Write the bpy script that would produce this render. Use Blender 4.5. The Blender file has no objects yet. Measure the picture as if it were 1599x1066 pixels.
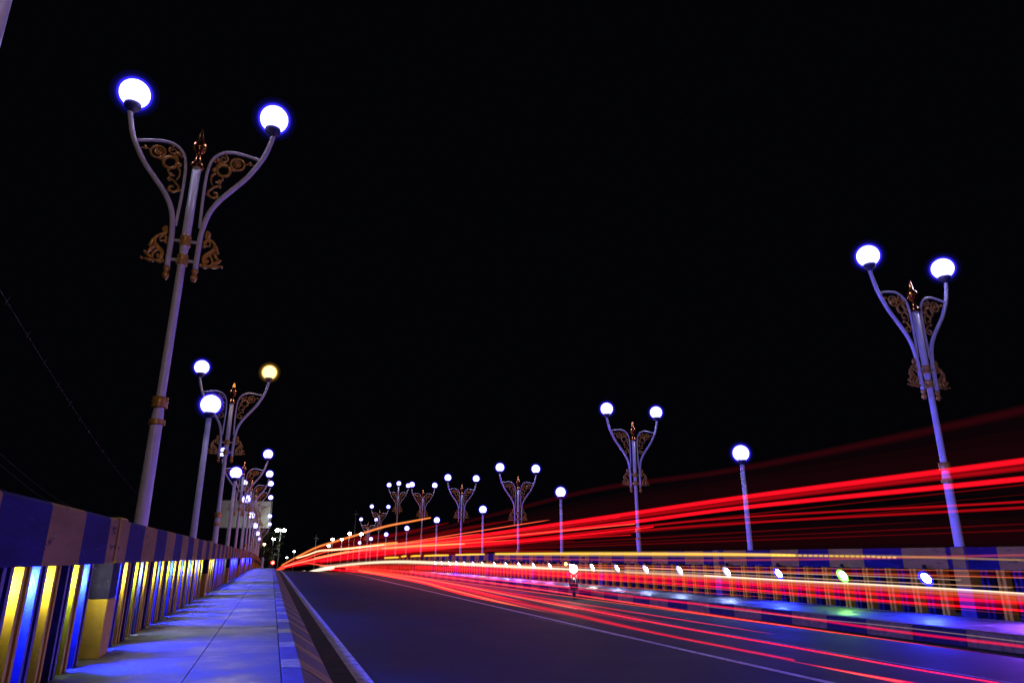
import bpy, bmesh, math, random
from mathutils import Vector, Matrix
random.seed(7)
SC = bpy.context.scene
COL = SC.collection
PI = math.pi

# ---------------------------------------------------------------- camera, sky, exposure
EYE = 0.75
FPX, CX, CY = 1066.0, 799.5, 533.0
PITCH = math.radians(17.4947)
YAW = math.radians(18.5702)
cam_d = bpy.data.cameras.new('camera')
cam = bpy.data.objects.new('camera', cam_d)
COL.objects.link(cam)
cam_d.sensor_width = 36.0
cam_d.lens = 24.0
cam_d.clip_start = 0.05
cam_d.clip_end = 3000
cam.location = (0, 0, EYE)
cam.rotation_euler = (PI / 2 + PITCH, 0, -YAW)
SC.camera = cam
SC.render.resolution_x, SC.render.resolution_y = 1024, 682

W = bpy.data.worlds.new('World')
SC.world = W
W.use_nodes = True
bg = W.node_tree.nodes['Background']
bg.inputs['Color'].default_value = (0.55, 0.6, 1.0, 1)
bg.inputs['Strength'].default_value = 0.0016
SC.view_settings.view_transform = 'Standard'
SC.view_settings.look = 'None'
SC.view_settings.exposure = 0
SC.view_settings.gamma = 1
SC.cycles.use_denoising = True
SC.cycles.transparent_max_bounces = 96
SC.cycles.max_bounces = 6
SC.cycles.diffuse_bounces = 3
SC.cycles.sample_clamp_indirect = 4
SC.cycles.use_light_tree = True

# ---------------------------------------------------------------- measuring helpers (survey of the place)
def _ray(px, py):
    x = (px - CX) / FPX
    y = (CY - py) / FPX
    f = math.cos(PITCH) - y * math.sin(PITCH)
    u = math.sin(PITCH) + y * math.cos(PITCH)
    return (f * math.sin(YAW) + x * math.cos(YAW), f * math.cos(YAW) - x * math.sin(YAW), u)
def on_x(px, py, X):
    a, b, c = _ray(px, py)
    s = X / a
    return Vector((X, b * s, c * s + EYE))
def on_y(px, py, Y):
    a, b, c = _ray(px, py)
    s = Y / b
    return Vector((a * s, Y, c * s + EYE))
def dip(Y):
    """the deck falls away behind the crest of the bridge"""
    return -max(0.0, Y - 40.0) ** 2 / 4000.0
def road_z(X, Y=0.0):
    return -0.2 - 0.036 * (X - 0.8) + dip(Y)

# ---------------------------------------------------------------- materials
def new_mat(name):
    m = bpy.data.materials.new(name)
    m.use_nodes = True
    nt = m.node_tree
    return m, nt, nt.nodes['Principled BSDF'], nt.nodes['Material Output']
def N(nt, t, **kw):
    n = nt.nodes.new(t)
    for k, v in kw.items():
        setattr(n, k, v)
    return n
def surf(name, c1, c2, scale=6.0, rough=0.6, bump=0.2, bscale=60.0, metal=0.0, detail=6.0, lo=0.35, hi=0.65, chips=None, rough2=None, stretch=(1, 1, 1), spec=0.5):
    """two-tone worn surface; chips = (colour, scale, threshold) for scraped paint"""
    m, nt, b, out = new_mat(name)
    L = nt.links.new
    tc = N(nt, 'ShaderNodeTexCoord')
    geo = N(nt, 'ShaderNodeNewGeometry')
    mp = N(nt, 'ShaderNodeMapping')
    mp.inputs['Scale'].default_value = stretch
    L(geo.outputs['Position'], mp.inputs['Vector'])
    n1 = N(nt, 'ShaderNodeTexNoise')
    n1.inputs['Scale'].default_value = scale
    n1.inputs['Detail'].default_value = detail
    n1.inputs['Roughness'].default_value = 0.65
    L(mp.outputs[0], n1.inputs['Vector'])
    cr = N(nt, 'ShaderNodeValToRGB')
    cr.color_ramp.elements[0].position = lo
    cr.color_ramp.elements[1].position = hi
    cr.color_ramp.elements[0].color = (*c1, 1)
    cr.color_ramp.elements[1].color = (*c2, 1)
    L(n1.outputs['Fac'], cr.inputs['Fac'])
    colsock = cr.outputs['Color']
    if chips:
        cc, cs, th = chips
        n3 = N(nt, 'ShaderNodeTexNoise')
        n3.inputs['Scale'].default_value = cs
        n3.inputs['Detail'].default_value = 8
        n3.inputs['Roughness'].default_value = 0.75
        L(mp.outputs[0], n3.inputs['Vector'])
        r3 = N(nt, 'ShaderNodeValToRGB')
        r3.color_ramp.elements[0].position = th
        r3.color_ramp.elements[1].position = th + 0.04
        L(n3.outputs['Fac'], r3.inputs['Fac'])
        mx = N(nt, 'ShaderNodeMix', data_type='RGBA')
        L(r3.outputs['Color'], mx.inputs[0])
        L(colsock, mx.inputs[6])
        mx.inputs[7].default_value = (*cc, 1)
        colsock = mx.outputs[2]
    L(colsock, b.inputs['Base Color'])
    b.inputs['Roughness'].default_value = rough
    b.inputs['Metallic'].default_value = metal
    b.inputs['Specular IOR Level'].default_value = spec
    if rough2 is not None:
        mr = N(nt, 'ShaderNodeMapRange')
        mr.inputs['From Min'].default_value = 0.35
        mr.inputs['From Max'].default_value = 0.65
        mr.inputs['To Min'].default_value = rough
        mr.inputs['To Max'].default_value = rough2
        L(n1.outputs['Fac'], mr.inputs['Value'])
        L(mr.outputs[0], b.inputs['Roughness'])
    if bump:
        n2 = N(nt, 'ShaderNodeTexNoise')
        n2.inputs['Scale'].default_value = bscale
        n2.inputs['Detail'].default_value = 5
        L(mp.outputs[0], n2.inputs['Vector'])
        bp = N(nt, 'ShaderNodeBump')
        bp.inputs['Strength'].default_value = bump
        bp.inputs['Distance'].default_value = 0.01
        L(n2.outputs['Fac'], bp.inputs['Height'])
        L(bp.outputs['Normal'], b.inputs['Normal'])
    return m
def emit(name, col, strength):
    m, nt, b, out = new_mat(name)
    nt.nodes.remove(b)
    e = N(nt, 'ShaderNodeEmission')
    e.inputs['Color'].default_value = (*col, 1)
    e.inputs['Strength'].default_value = strength
    nt.links.new(e.outputs[0], out.inputs['Surface'])
    return m
def glow(name, col, strength):
    """light hanging in the air: adds to what is behind it"""
    m, nt, b, out = new_mat(name)
    nt.nodes.remove(b)
    e = N(nt, 'ShaderNodeEmission')
    e.inputs['Color'].default_value = (*col, 1)
    e.inputs['Strength'].default_value = strength * 0.5
    t = N(nt, 'ShaderNodeBsdfTransparent')
    a = N(nt, 'ShaderNodeAddShader')
    nt.links.new(e.outputs[0], a.inputs[0])
    nt.links.new(t.outputs[0], a.inputs[1])
    nt.links.new(a.outputs[0], out.inputs['Surface'])
    return m
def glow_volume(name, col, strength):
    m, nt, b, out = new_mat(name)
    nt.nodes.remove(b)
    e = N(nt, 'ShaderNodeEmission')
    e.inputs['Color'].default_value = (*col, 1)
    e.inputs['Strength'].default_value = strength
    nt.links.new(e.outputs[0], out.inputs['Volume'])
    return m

M = {}
M['asphalt'] = surf('asphalt', (.006, .006, .007), (.030, .030, .032), scale=.9, rough=.62, rough2=.78, spec=.12, bump=1.0, bscale=70, detail=12, lo=.3, hi=.7, chips=((.13, .125, .12), 38, .66))
M['line'] = surf('road_paint', (.32, .32, .31), (.62, .61, .58), scale=9, rough=.6, bump=.4, bscale=90, chips=((.07, .07, .07), 14, .56))
M['line_thin'] = surf('worn_paint', (.2, .2, .2), (.4, .4, .39), scale=9, rough=.6, bump=.4, bscale=90, chips=((.06, .06, .06), 9, .50))
M['slab'] = surf('slab_concrete', (.035, .035, .036), (.115, .115, .115), scale=1.7, rough=.32, rough2=.7, bump=.45, bscale=30, detail=12, lo=.3, hi=.7, chips=((.03, .03, .03), 5.5, .63))
M['joint'] = surf('joint_concrete', (.12, .12, .12), (.2, .2, .2), scale=8, rough=.9)
M['concrete'] = surf('concrete', (.16, .16, .155), (.26, .25, .24), scale=2.0, rough=.85, bump=.3)
M['cream'] = surf('cream_paint', (.27, .19, .035), (.40, .28, .06), scale=3.5, rough=.85, spec=.2, bump=.35, bscale=38, chips=((.10, .07, .03), 7, .585), stretch=(1, .35, 1.6))
M['navy'] = surf('navy_paint', (.008, .009, .055), (.018, .018, .11), scale=4, rough=.85, spec=.2, bump=.35, bscale=38, chips=((.11, .10, .13), 9, .60), stretch=(1, .35, 1.6))
M['yellow'] = surf('yellow_paint', (.52, .36, .012), (.68, .49, .03), scale=5, rough=.6, spec=.3, bump=.25, bscale=55, chips=((.2, .13, .02), 20, .69))
M['blue'] = surf('blue_paint', (.015, .025, .15), (.03, .05, .26), scale=5, rough=.55, spec=.35, bump=.4, bscale=70, chips=((.10, .10, .13), 20, .69))
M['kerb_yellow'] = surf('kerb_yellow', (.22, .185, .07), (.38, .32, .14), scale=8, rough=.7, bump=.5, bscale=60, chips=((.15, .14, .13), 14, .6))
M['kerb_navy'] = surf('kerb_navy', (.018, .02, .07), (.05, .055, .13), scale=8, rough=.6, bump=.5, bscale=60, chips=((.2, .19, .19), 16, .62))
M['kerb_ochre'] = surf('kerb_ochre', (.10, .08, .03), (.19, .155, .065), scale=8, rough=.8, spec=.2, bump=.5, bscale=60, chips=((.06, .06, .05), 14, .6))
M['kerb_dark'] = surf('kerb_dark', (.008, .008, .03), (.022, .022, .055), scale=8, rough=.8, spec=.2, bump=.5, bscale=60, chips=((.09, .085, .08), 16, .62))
M['white'] = surf('white_metal', (.68, .67, .68), (.80, .79, .79), scale=5, rough=.32, bump=.03, bscale=30, chips=((.45, .40, .36), 12, .72))
M['gold'] = surf('gold_paint', (.50, .25, .04), (.74, .42, .08), scale=14, rough=.34, bump=.2, bscale=60, metal=.35)
M['finial'] = surf('dark_gold', (.22, .075, .02), (.34, .14, .03), scale=14, rough=.2, bump=.05, metal=.95)
M['collar'] = surf('dark_collar', (.02, .02, .03), (.04, .04, .06), rough=.5)
M['black'] = surf('black_plastic', (.012, .012, .013), (.03, .03, .03), rough=.35, bump=.05)
M['rubber'] = surf('rubber', (.012, .012, .012), (.025, .025, .025), rough=.8)
M['red_body'] = surf('dark_body', (.012, .010, .012), (.022, .018, .02), rough=.3, bump=.02)
M['steel'] = surf('steel', (.3, .3, .31), (.45, .45, .46), rough=.4, metal=.8, bump=.05)
M['cable'] = surf('cable_rubber', (.012, .012, .014), (.02, .02, .024), rough=.6, bump=0)
M['panel'] = surf('board_panel', (.70, .67, .68), (.78, .75, .75), scale=.8, rough=.7, bump=.05, bscale=8)
M['bark'] = surf('bark', (.05, .035, .02), (.1, .075, .05), scale=9, rough=.9, bump=.6, bscale=20)
M['leaf'] = surf('leaf', (.035, .07, .018), (.08, .13, .035), scale=1.5, rough=.5, bump=0)
M['ground'] = surf('ground', (.015, .018, .014), (.04, .04, .03), scale=.15, rough=.9, bump=.3, bscale=2)
M['skin_cloth'] = surf('pale_cloth', (.45, .47, .6), (.55, .56, .66), rough=.8)

GLOBE = (.62, .56, 1.0)
M['globe'] = glow('globe_light', (.75, .72, 1.0), 2.6)
M['globe_warm'] = glow('globe_light_warm', (1.0, .70, .26), 2.3)
M['halo'] = glow_volume('globe_bloom_blue', (.03, .02, 1.0), 4.0)  # bloom round the globes, made as glowing volumes
M['halo1'] = glow_volume('middle_bloom_blue', (.03, .02, 1.0), .45)
M['halo1_warm'] = glow_volume('middle_bloom_warm', (1.0, .5, .08), .3)
M['halo2'] = glow_volume('outer_bloom_blue', (.04, .03, 1.0), .07)
M['halo_warm'] = glow_volume('globe_bloom_warm', (1.0, .5, .08), 2.6)
M['halo2_warm'] = glow_volume('outer_bloom_warm', (1.0, .5, .08), .08)
FL = {'blue': (.015, .03, 1.0), 'white blue': (.36, .46, 1.0), 'green': (.30, 1.0, .16), 'violet': (.24, .06, 1.0), 'pink': (1.0, .16, .75), 'white': (1.0, .95, .9), 'warm white': (1.0, .93, .62), 'lime': (.62, 1.0, .35)}
for k, c in FL.items():
    M['flood_' + k] = emit('flood_' + k.replace(' ', '_'), c, {'green': 260, 'white': 300, 'white blue': 700, 'warm white': 105, 'lime': 130, 'pink': 700}.get(k, 7000))
    M['right_flood_' + k] = emit('right_flood_' + k.replace(' ', '_'), c, {'green': 160, 'white': 160, 'white blue': 260, 'pink': 420}.get(k, 1700))

# ---------------------------------------------------------------- mesh helpers
def link(name, me, mat=None, parent=None):
    o = bpy.data.objects.new(name, me)
    COL.objects.link(o)
    if parent is not None:
        o.parent = parent
    if mat is not None and not me.materials:
        for mm in (mat if isinstance(mat, (list, tuple)) else [mat]):
            me.materials.append(mm)
    return o
def obj(name, bm, mat, parent=None, smooth=False):
    me = bpy.data.meshes.new(name)
    bmesh.ops.recalc_face_normals(bm, faces=bm.faces)
    if smooth:
        for f in bm.faces:
            f.smooth = True
    bm.to_mesh(me)
    bm.free()
    return link(name, me, mat, parent)
def thing(name, label, cat, loc=(0, 0, 0), rotz=0.0, group=None):
    o = bpy.data.objects.new(name, None)
    COL.objects.link(o)
    o.empty_display_size = .2
    o.location = loc
    o.rotation_euler = (0, 0, rotz)
    tag(o, label, cat, group)
    return o
def tag(o, label, cat, group=None):
    o['label'] = label
    o['category'] = cat
    if group:
        o['group'] = group
def struct(o):
    o['kind'] = 'structure'
    return o
def box(bm, lo, hi, mi=0, bev=0.0):
    x0, y0, z0 = lo
    x1, y1, z1 = hi
    v = [bm.verts.new(p) for p in ((x0, y0, z0), (x1, y0, z0), (x1, y1, z0), (x0, y1, z0), (x0, y0, z1), (x1, y0, z1), (x1, y1, z1), (x0, y1, z1))]
    fs = []
    for q in ((0, 3, 2, 1), (4, 5, 6, 7), (0, 1, 5, 4), (1, 2, 6, 5), (2, 3, 7, 6), (3, 0, 4, 7)):
        f = bm.faces.new([v[i] for i in q])
        f.material_index = mi
        fs.append(f)
    if bev:
        es = list({e for f in fs for e in f.edges})
        bmesh.ops.bevel(bm, geom=es, offset=bev, segments=1, affect='EDGES')
    return fs
def tube(bm, pts, r, sides=8, closed=False, caps=True):
    """tube along pts; r is one radius or a list"""
    pts = [Vector(p) for p in pts]
    n = len(pts)
    rs = list(r) if isinstance(r, (list, tuple)) else [r] * n
    rings = []
    up = None
    for i, p in enumerate(pts):
        if closed:
            t = pts[(i + 1) % n] - pts[i - 1]
        else:
            t = pts[min(i + 1, n - 1)] - pts[max(i - 1, 0)]
        t.normalize()
        if up is None:
            up = Vector((0, 0, 1)) if abs(t.z) < .9 else Vector((0, 1, 0))
            if abs(t.y) > .9:
                up = Vector((0, 0, 1))
        s = t.cross(up)
        if s.length < 1e-5:
            s = t.cross(Vector((1, 0, 0)))
        s.normalize()
        up = s.cross(t).normalized()
        rings.append([bm.verts.new(p + (s * math.cos(2 * PI * k / sides) + up * math.sin(2 * PI * k / sides)) * rs[i]) for k in range(sides)])
    m = n if closed else n - 1
    for i in range(m):
        a, b = rings[i], rings[(i + 1) % n]
        for k in range(sides):
            bm.faces.new((a[k], a[(k + 1) % sides], b[(k + 1) % sides], b[k]))
    if caps and not closed:
        bm.faces.new(list(reversed(rings[0])))
        bm.faces.new(rings[-1])
def lathe(bm, prof, c=(0, 0, 0), sides=20):
    rings = []
    for r, z in prof:
        rings.append([bm.verts.new((c[0] + max(r, 1e-4) * math.cos(2 * PI * k / sides), c[1] + max(r, 1e-4) * math.sin(2 * PI * k / sides), c[2] + z)) for k in range(sides)])
    for a, b in zip(rings, rings[1:]):
        for k in range(sides):
            bm.faces.new((a[k], a[(k + 1) % sides], b[(k + 1) % sides], b[k]))
    bm.faces.new(list(reversed(rings[0])))
    bm.faces.new(rings[-1])
def ball(bm, c, r, u=10, v=7, sq=(1, 1, 1)):
    mt = Matrix.Translation(c) @ Matrix.Diagonal((*sq, 1))
    bmesh.ops.create_uvsphere(bm, u_segments=u, v_segments=v, radius=r, matrix=mt)
def smooth_path(pts, k=5):
    """Catmull-Rom through pts"""
    pts = [Vector(p) for p in pts]
    out = []
    for i in range(len(pts) - 1):
        p0, p1, p2, p3 = pts[max(i - 1, 0)], pts[i], pts[i + 1], pts[min(i + 2, len(pts) - 1)]
        for j in range(k):
            t = j / k
            out.append(.5 * ((2 * p1) + (p2 - p0) * t + (2 * p0 - 5 * p1 + 4 * p2 - p3) * t * t + (3 * p1 - p0 - 3 * p2 + p3) * t ** 3))
    out.append(pts[-1])
    return out
def children_of(o):
    return [c for c in bpy.data.objects if c.parent == o]

# ---------------------------------------------------------------- ground, deck, road
YEND = 118.0
def strip(name, xs_z, y0, y1, step, mat, lift=0.0):
    """sheet following the deck: xs_z = list of (x, z at x)"""
    bm = bmesh.new()
    rows = []
    y = y0
    while y < y1 + .01:
        rows.append([bm.verts.new((x, y, z + dip(y) + lift)) for x, z in xs_z])
        y += step
    for a, b in zip(rows, rows[1:]):
        for i in range(len(xs_z) - 1):
            bm.faces.new((a[i], a[i + 1], b[i + 1], b[i]))
    return obj(name, bm, mat)
bm = bmesh.new()
for q in (((-900, -300), (900, -300), (900, 1500), (-900, 1500)),):
    bm.faces.new([bm.verts.new((x, y, -9)) for x, y in q])
struct(obj('ground', bm, M['ground']))

RZ = lambda x: -0.2 - 0.036 * (x - 0.8)
struct(strip('road', [(.46, RZ(.46)), (3, RZ(3)), (6, RZ(6)), (10.02, RZ(10.02))], -16, YEND, 2.0, M['asphalt']))
# deck slab that carries everything
bm = bmesh.new()
prof = [(-2.1, -.012), (-1.13, -.012), (-1.13, -.27), (.2, -.27), (10.2, -.62), (10.2, -.55), (12.0, -.55), (12.0, -.292), (12.95, -.292), (12.95, -1.3), (-2.1, -1.3)]
rows = []
y = -16.0
while y < YEND + .1:
    rows.append([bm.verts.new((x, y, z + dip(y))) for x, z in prof])
    y += 2.0
for a, b in zip(rows, rows[1:]):
    for i in range(len(prof)):
        j = (i + 1) % len(prof)
        bm.faces.new((a[i], a[j], b[j], b[i]))
bm.faces.new(rows[0]); bm.faces.new(list(reversed(rows[-1])))
struct(obj('bridge_deck', bm, M['concrete']))
# land at the far end of the bridge
bm = bmesh.new()
zf = dip(YEND)
for x0, x1, z in ((-60, 60, -.9),):
    a = [bm.verts.new(p) for p in ((x0, YEND + .05, zf + z), (x1, YEND + .05, zf + z), (x1, 420, -9.01), (x0, 420, -9.01))]
    bm.faces.new(a)
struct(obj('far_bank', bm, M['ground']))

# road markings
def marking(name, pts, w, mat, y0, y1, step=1.0, lift=.004, kind=True):
    bm = bmesh.new()
    rows = []
    y = y0
    while y <= y1 + .001:
        x = pts(y)
        rows.append((bm.verts.new((x - w / 2, y, road_z(x - w / 2, y) + lift)), bm.verts.new((x + w / 2, y, road_z(x + w / 2, y) + lift))))
        y += step
    for a, b in zip(rows, rows[1:]):
        bm.faces.new((a[0], a[1], b[1], b[0]))
    return struct(obj(name, bm, mat))
bm = bmesh.new()
rows = []
y = -10.0
while y < 112:
    rows.append([bm.verts.new((x, y, road_z(x, y) + .004)) for x in (.534, .72)])
    y += 1.0
for a, b in zip(rows, rows[1:]):
    bm.faces.new((a[0], a[1], b[1], b[0]))
struct(obj('kerb_shadow_strip', bm, surf('kerb_shade', (.008, .008, .008), (.03, .028, .026), scale=5, rough=.8, bump=.6, bscale=60, spec=.2)))  # near-black strip that paints the kerb's shadow onto the road
marking('edge_line', lambda y: .80, .13, M['line'], -10, 112)
marking('centre_line', lambda y: 4.95 + .012 * max(0, y - 8), .11, M['line'], -6, 100)
marking('lane_line', lambda y: 6.9 + .006 * y, .06, M['line_thin'], 2.5, 46)
marking('seam_line', lambda y: 5.0 - .035 * (y - 7), .025, M['line_thin'], 8.2, 13.2)
marking('gutter_line', lambda y: 9.55, .05, M['line_thin'], -6, 60)

# ---------------------------------------------------------------- pavements of slabs
def pavement(name, x_cols, zb, y0, y1, ln, far, zt=0.0):
    root = struct(strip(name, [(x_cols[0], zb - .02), (x_cols[-1], zb - .02)], y0, far, 1.0, M['joint']))
    proto = {}
    for ci in range(len(x_cols) - 1):
        w = x_cols[ci + 1] - x_cols[ci]
        bm = bmesh.new()
        box(bm, (.002, .002, -.03), (w - .002, ln - .002, 0), bev=.002)
        me = bpy.data.meshes.new('paving_slab')
        bm.to_mesh(me); bm.free()
        me.materials.append(M['slab'])
        y = y0 + (0.0 if ci % 2 == 0 else 0.0)
        while y < y1:
            o = bpy.data.objects.new('paving_slab', me)
            COL.objects.link(o)
            o.parent = root
            o.location = (x_cols[ci], y, zb + dip(y + ln / 2) + random.uniform(-.0015, .0015))
            o.rotation_euler = (math.atan2(dip(y + ln) - dip(y), ln), random.uniform(-.001, .001), 0)
            y += ln
    # beyond: joined
    bm = bmesh.new()
    y = y1
    while y < far - .5:
        box(bm, (x_cols[0], y + .004, zb + dip(y + ln) - .03), (x_cols[-1], y + ln - .004, zb + dip(y + ln)))
        y += ln
    o = obj('far_paving_slabs', bm, M['slab'], root)
    o['kind'] = 'stuff'
    return root
pavement('pavement', [-1.2, -.46, .135], 0.0, -3.2, 66, 1.2, YEND)
pavement('right_pavement', [10.2, 11.1, 12.0], -.30, 1.6, 66, 1.2, YEND)

# ---------------------------------------------------------------- kerbs of painted stones
def kerb_mesh(prof, ln, name, mat):
    bm = bmesh.new()
    a = [bm.verts.new((x, .004, z)) for x, z in prof]
    b = [bm.verts.new((x, ln - .004, z)) for x, z in prof]
    n = len(prof)
    for i in range(n):
        j = (i + 1) % n
        bm.faces.new((a[i], a[j], b[j], b[i]))
    bm.faces.new(a); bm.faces.new(list(reversed(b)))
    bmesh.ops.recalc_face_normals(bm, faces=bm.faces)
    me = bpy.data.meshes.new(name)
    bm.to_mesh(me); bm.free()
    me.materials.append(mat)
    return me
def kerb(name, prof, y0, seq, near, far):
    root = bpy.data.objects.new(name, None)
    COL.objects.link(root)
    root['kind'] = 'structure'
    meshes = [kerb_mesh(prof, ln, 'kerb_stone', M[m]) for ln, m in seq]
    y, i = y0, 0
    fb = bmesh.new()
    while y < far:
        ln, mt = seq[i % len(seq)]
        if y < near:
            o = bpy.data.objects.new('kerb_stone', meshes[i % len(seq)])
            COL.objects.link(o)
            o.parent = root
            o.location = (random.uniform(-.003, .003), y, dip(y + ln / 2) + random.uniform(-.003, .003))
        else:
            me = meshes[i % len(seq)]
            t = me.copy()
            t.transform(Matrix.Translation((0, y, dip(y + ln / 2))))
            nf = len(fb.faces)
            fb.from_mesh(t)
            fb.faces.ensure_lookup_table()
            for f in fb.faces[nf:]:
                f.material_index = i % len(seq)
            bpy.data.meshes.remove(t)
        y += ln
        i += 1
    o = obj('far_kerb_stones', fb, [M[m] for _, m in seq], root)
    o['kind'] = 'stuff'
    return root
LK = [(.14, -.24), (.14, .006), (.27, .006), (.285, -.002), (.515, -.145), (.53, -.16), (.532, -.24)]
kerb('left_kerb', LK, -3.44 + .36, [(.42, 'kerb_yellow'), (.81, 'kerb_navy')], 90, YEND - 1)
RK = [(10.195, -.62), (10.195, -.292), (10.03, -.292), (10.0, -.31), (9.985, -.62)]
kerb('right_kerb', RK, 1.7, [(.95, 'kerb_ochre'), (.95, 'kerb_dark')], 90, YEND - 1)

# ---------------------------------------------------------------- bridge railings
def baluster_mesh(h, mat):
    bm = bmesh.new()
    # two ribs joined by a web: recessed towards the pavement and towards the outside
    hx, hy, g, d = .075, .075, .028, .045
    pts = [(hx, -hy), (hx, -g), (hx - d, -g), (hx - d, g), (hx, g), (hx, hy), (-hx, hy), (-hx, g), (d - hx, g), (d - hx, -g), (-hx, -g), (-hx, -hy)]
    a = [bm.verts.new((x, y, 0)) for x, y in pts]
    b = [bm.verts.new((x, y, h)) for x, y in pts]
    n = len(pts)
    for i in range(n):
        j = (i + 1) % n
        bm.faces.new((a[i], a[j], b[j], b[i]))
    bmesh.ops.recalc_face_normals(bm, faces=bm.faces)
    me = bpy.data.meshes.new('baluster')
    bm.to_mesh(me); bm.free()
    me.materials.append(mat)
    return me
def railing(label, dark, xin, xout, zb, zbeam, ztop, posts, first_block, block, start_cream, y_first, nmax, far, post_low):
    s = 1 if xout > xin else -1
    root = thing('bridge_railing', label, 'railing', (0, 0, 0), 0, 'railings along the bridge')
    xm = (xin + xout) / 2
    ends = [y_first] + posts + [far]
    # beams, one for each bay, painted in alternating blocks
    for bi, (a, b) in enumerate(zip(ends, ends[1:])):
        ya = a + (.0 if bi == 0 else .165)
        yb = b - (.165 if bi < len(ends) - 2 else 0)
        cuts = [ya]
        k = math.ceil((ya - first_block + .05) / block)
        while first_block + k * block < yb - .05:
            cuts.append(first_block + k * block)
            k += 1
        cuts.append(yb)
        # keep the mesh following the dip
        bm = bmesh.new()
        r = .018
        prof = [(xin, zbeam), (xin, ztop - r), (xin + s * r, ztop), (xout - s * r, ztop), (xout, ztop - r), (xout, zbeam)]
        prev = None
        for ci, y in enumerate(cuts):
            ring = [bm.verts.new((x + (random.uniform(-.003, .003)), y, z + dip(y) + random.uniform(-.002, .002))) for x, z in prof]
            if prev:
                mid = (cuts[ci - 1] + y) / 2
                idx = math.floor((mid - first_block) / block)
                mi = (idx + (0 if start_cream else 1)) % 2
                for i in range(len(prof)):
                    j = (i + 1) % len(prof)
                    f = bm.faces.new((prev[i], prev[j], ring[j], ring[i]))
                    f.material_index = mi
            else:
                bm.faces.new(ring)
            prev = ring
        bm.faces.new(list(reversed(prev)))
        obj('rail_beam', bm, [M['cream'], M['navy']], root)
    # posts: yellow foot, navy head, cream cap
    bm = bmesh.new()
    lo_x, hi_x = min(xin - s * .015, xout), max(xin - s * .015, xout)
    zs = zb + (zbeam - zb) * .62
    box(bm, (lo_x, -.15, zb), (hi_x, .15, zs), 0, bev=.008)
    nf = len(bm.faces)
    box(bm, (lo_x + .002, -.148, zs + .002), (hi_x - .002, .148, zbeam), 1)
    box(bm, (lo_x - .004, -.142, zbeam + .002), (hi_x + .004, .142, ztop + .012), 2, bev=.012)
    bmesh.ops.recalc_face_normals(bm, faces=bm.faces)
    pm = bpy.data.meshes.new('post')
    bm.to_mesh(pm); bm.free()
    for mm in post_low:
        pm.materials.append(M[mm])
    for y in posts:
        o = bpy.data.objects.new('post', pm)
        COL.objects.link(o)
        o.parent = root
        o.location = (0, y, dip(y))
    bms = [baluster_mesh(zbeam - zb + .01, M['yellow']), baluster_mesh(zbeam - zb + .01, M[dark])]
    fb = bmesh.new()
    y, i = y_first + .02, 0
    while y < far:
        if all(abs(y - p) > .26 for p in posts):
            if i < nmax:
                o = bpy.data.objects.new('baluster', bms[i % 2])
                COL.objects.link(o)
                o.parent = root
                o.location = (xm + random.uniform(-.004, .004), y, zb + dip(y))
                o.rotation_euler = (0, 0, random.uniform(-.03, .03))
            else:
                n0 = len(fb.faces)
                d = dip(y)
                box(fb, (xm - .07, y - .07, zb + d), (xm + .07, y + .07, zbeam + d + .01), i % 2)
        y += .30
        i += 1
    if len(fb.faces):
        o = obj('far_balusters', fb, [M['yellow'], M[dark]], root)
        o['kind'] = 'stuff'
    else:
        fb.free()
    # low plinth that the balusters stand on, under the outer half
    bm = bmesh.new()
    return root
LP = [6.70, 15.9, 23.8] + [31.4 + 7.6 * i for i in range(11)]
RP = [2.3, 9.9, 17.5] + [25.1 + 7.6 * i for i in range(12)]
railing('striped navy and cream railing close beside the camera, along the left pavement', 'blue', -1.22, -1.49, -.012, .70, 1.05, LP, 3.86, .80, False, -2.56, 300, 112, ['yellow', 'kerb_dark', 'cream'])
railing('striped navy and cream railing across the road, behind the red trails', 'navy', 12.03, 12.30, -.292, .535, .92, RP, 10.15, 1.0, True, -1.0, 300, 114, ['blue', 'yellow', 'cream'])

# ---------------------------------------------------------------- flood lights under the railing beams
def flood_mesh(s):
    bm = bmesh.new()
    n = 16
    rings = [[bm.verts.new((x, r * math.cos(2 * PI * k / n), r * math.sin(2 * PI * k / n))) for k in range(n)] for x, r in ((-.05, .05), (-.03, .062), (.04, .068), (.052, .068), (.052, .060), (.045, .060))]
    for a, b in zip(rings, rings[1:]):
        for k in range(n):
            bm.faces.new((a[k], a[(k + 1) % n], b[(k + 1) % n], b[k]))
    bm.faces.new(rings[0])
    for k in range(5):
        yy = -.05 + k * .025
        box(bm, (-.075, yy - .004, -.05), (-.048, yy + .004, .05))
    box(bm, (-.02, -.012, .055), (.02, .012, .13))
    me = bpy.data.meshes.new('housing')
    bmesh.ops.recalc_face_normals(bm, faces=bm.faces)
    bm.to_mesh(me); bm.free()
    me.materials.append(M['black'])
    return me
fh = flood_mesh(1)
flens = {}
for key in list(FL) + ['right_' + q for q in FL]:
    bm = bmesh.new()
    n = 16
    rings = [[bm.verts.new((x, r * math.cos(2 * PI * k / n), r * math.sin(2 * PI * k / n))) for k in range(n)] for x, r in ((.046, .0595), (.050, .058), (.056, .036))]
    for a, b in zip(rings, rings[1:]):
        for k in range(n):
            bm.faces.new((a[k], a[(k + 1) % n], b[(k + 1) % n], b[k]))
    bm.faces.new(rings[-1])
    me = bpy.data.meshes.new('lens')
    bmesh.ops.recalc_face_normals(bm, faces=bm.faces)
    bm.to_mesh(me); bm.free()
    me.materials.append(M['right_flood_' + key[6:] if key.startswith('right_') else 'flood_' + key])
    flens[key] = me
flens_glow = {}
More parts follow.
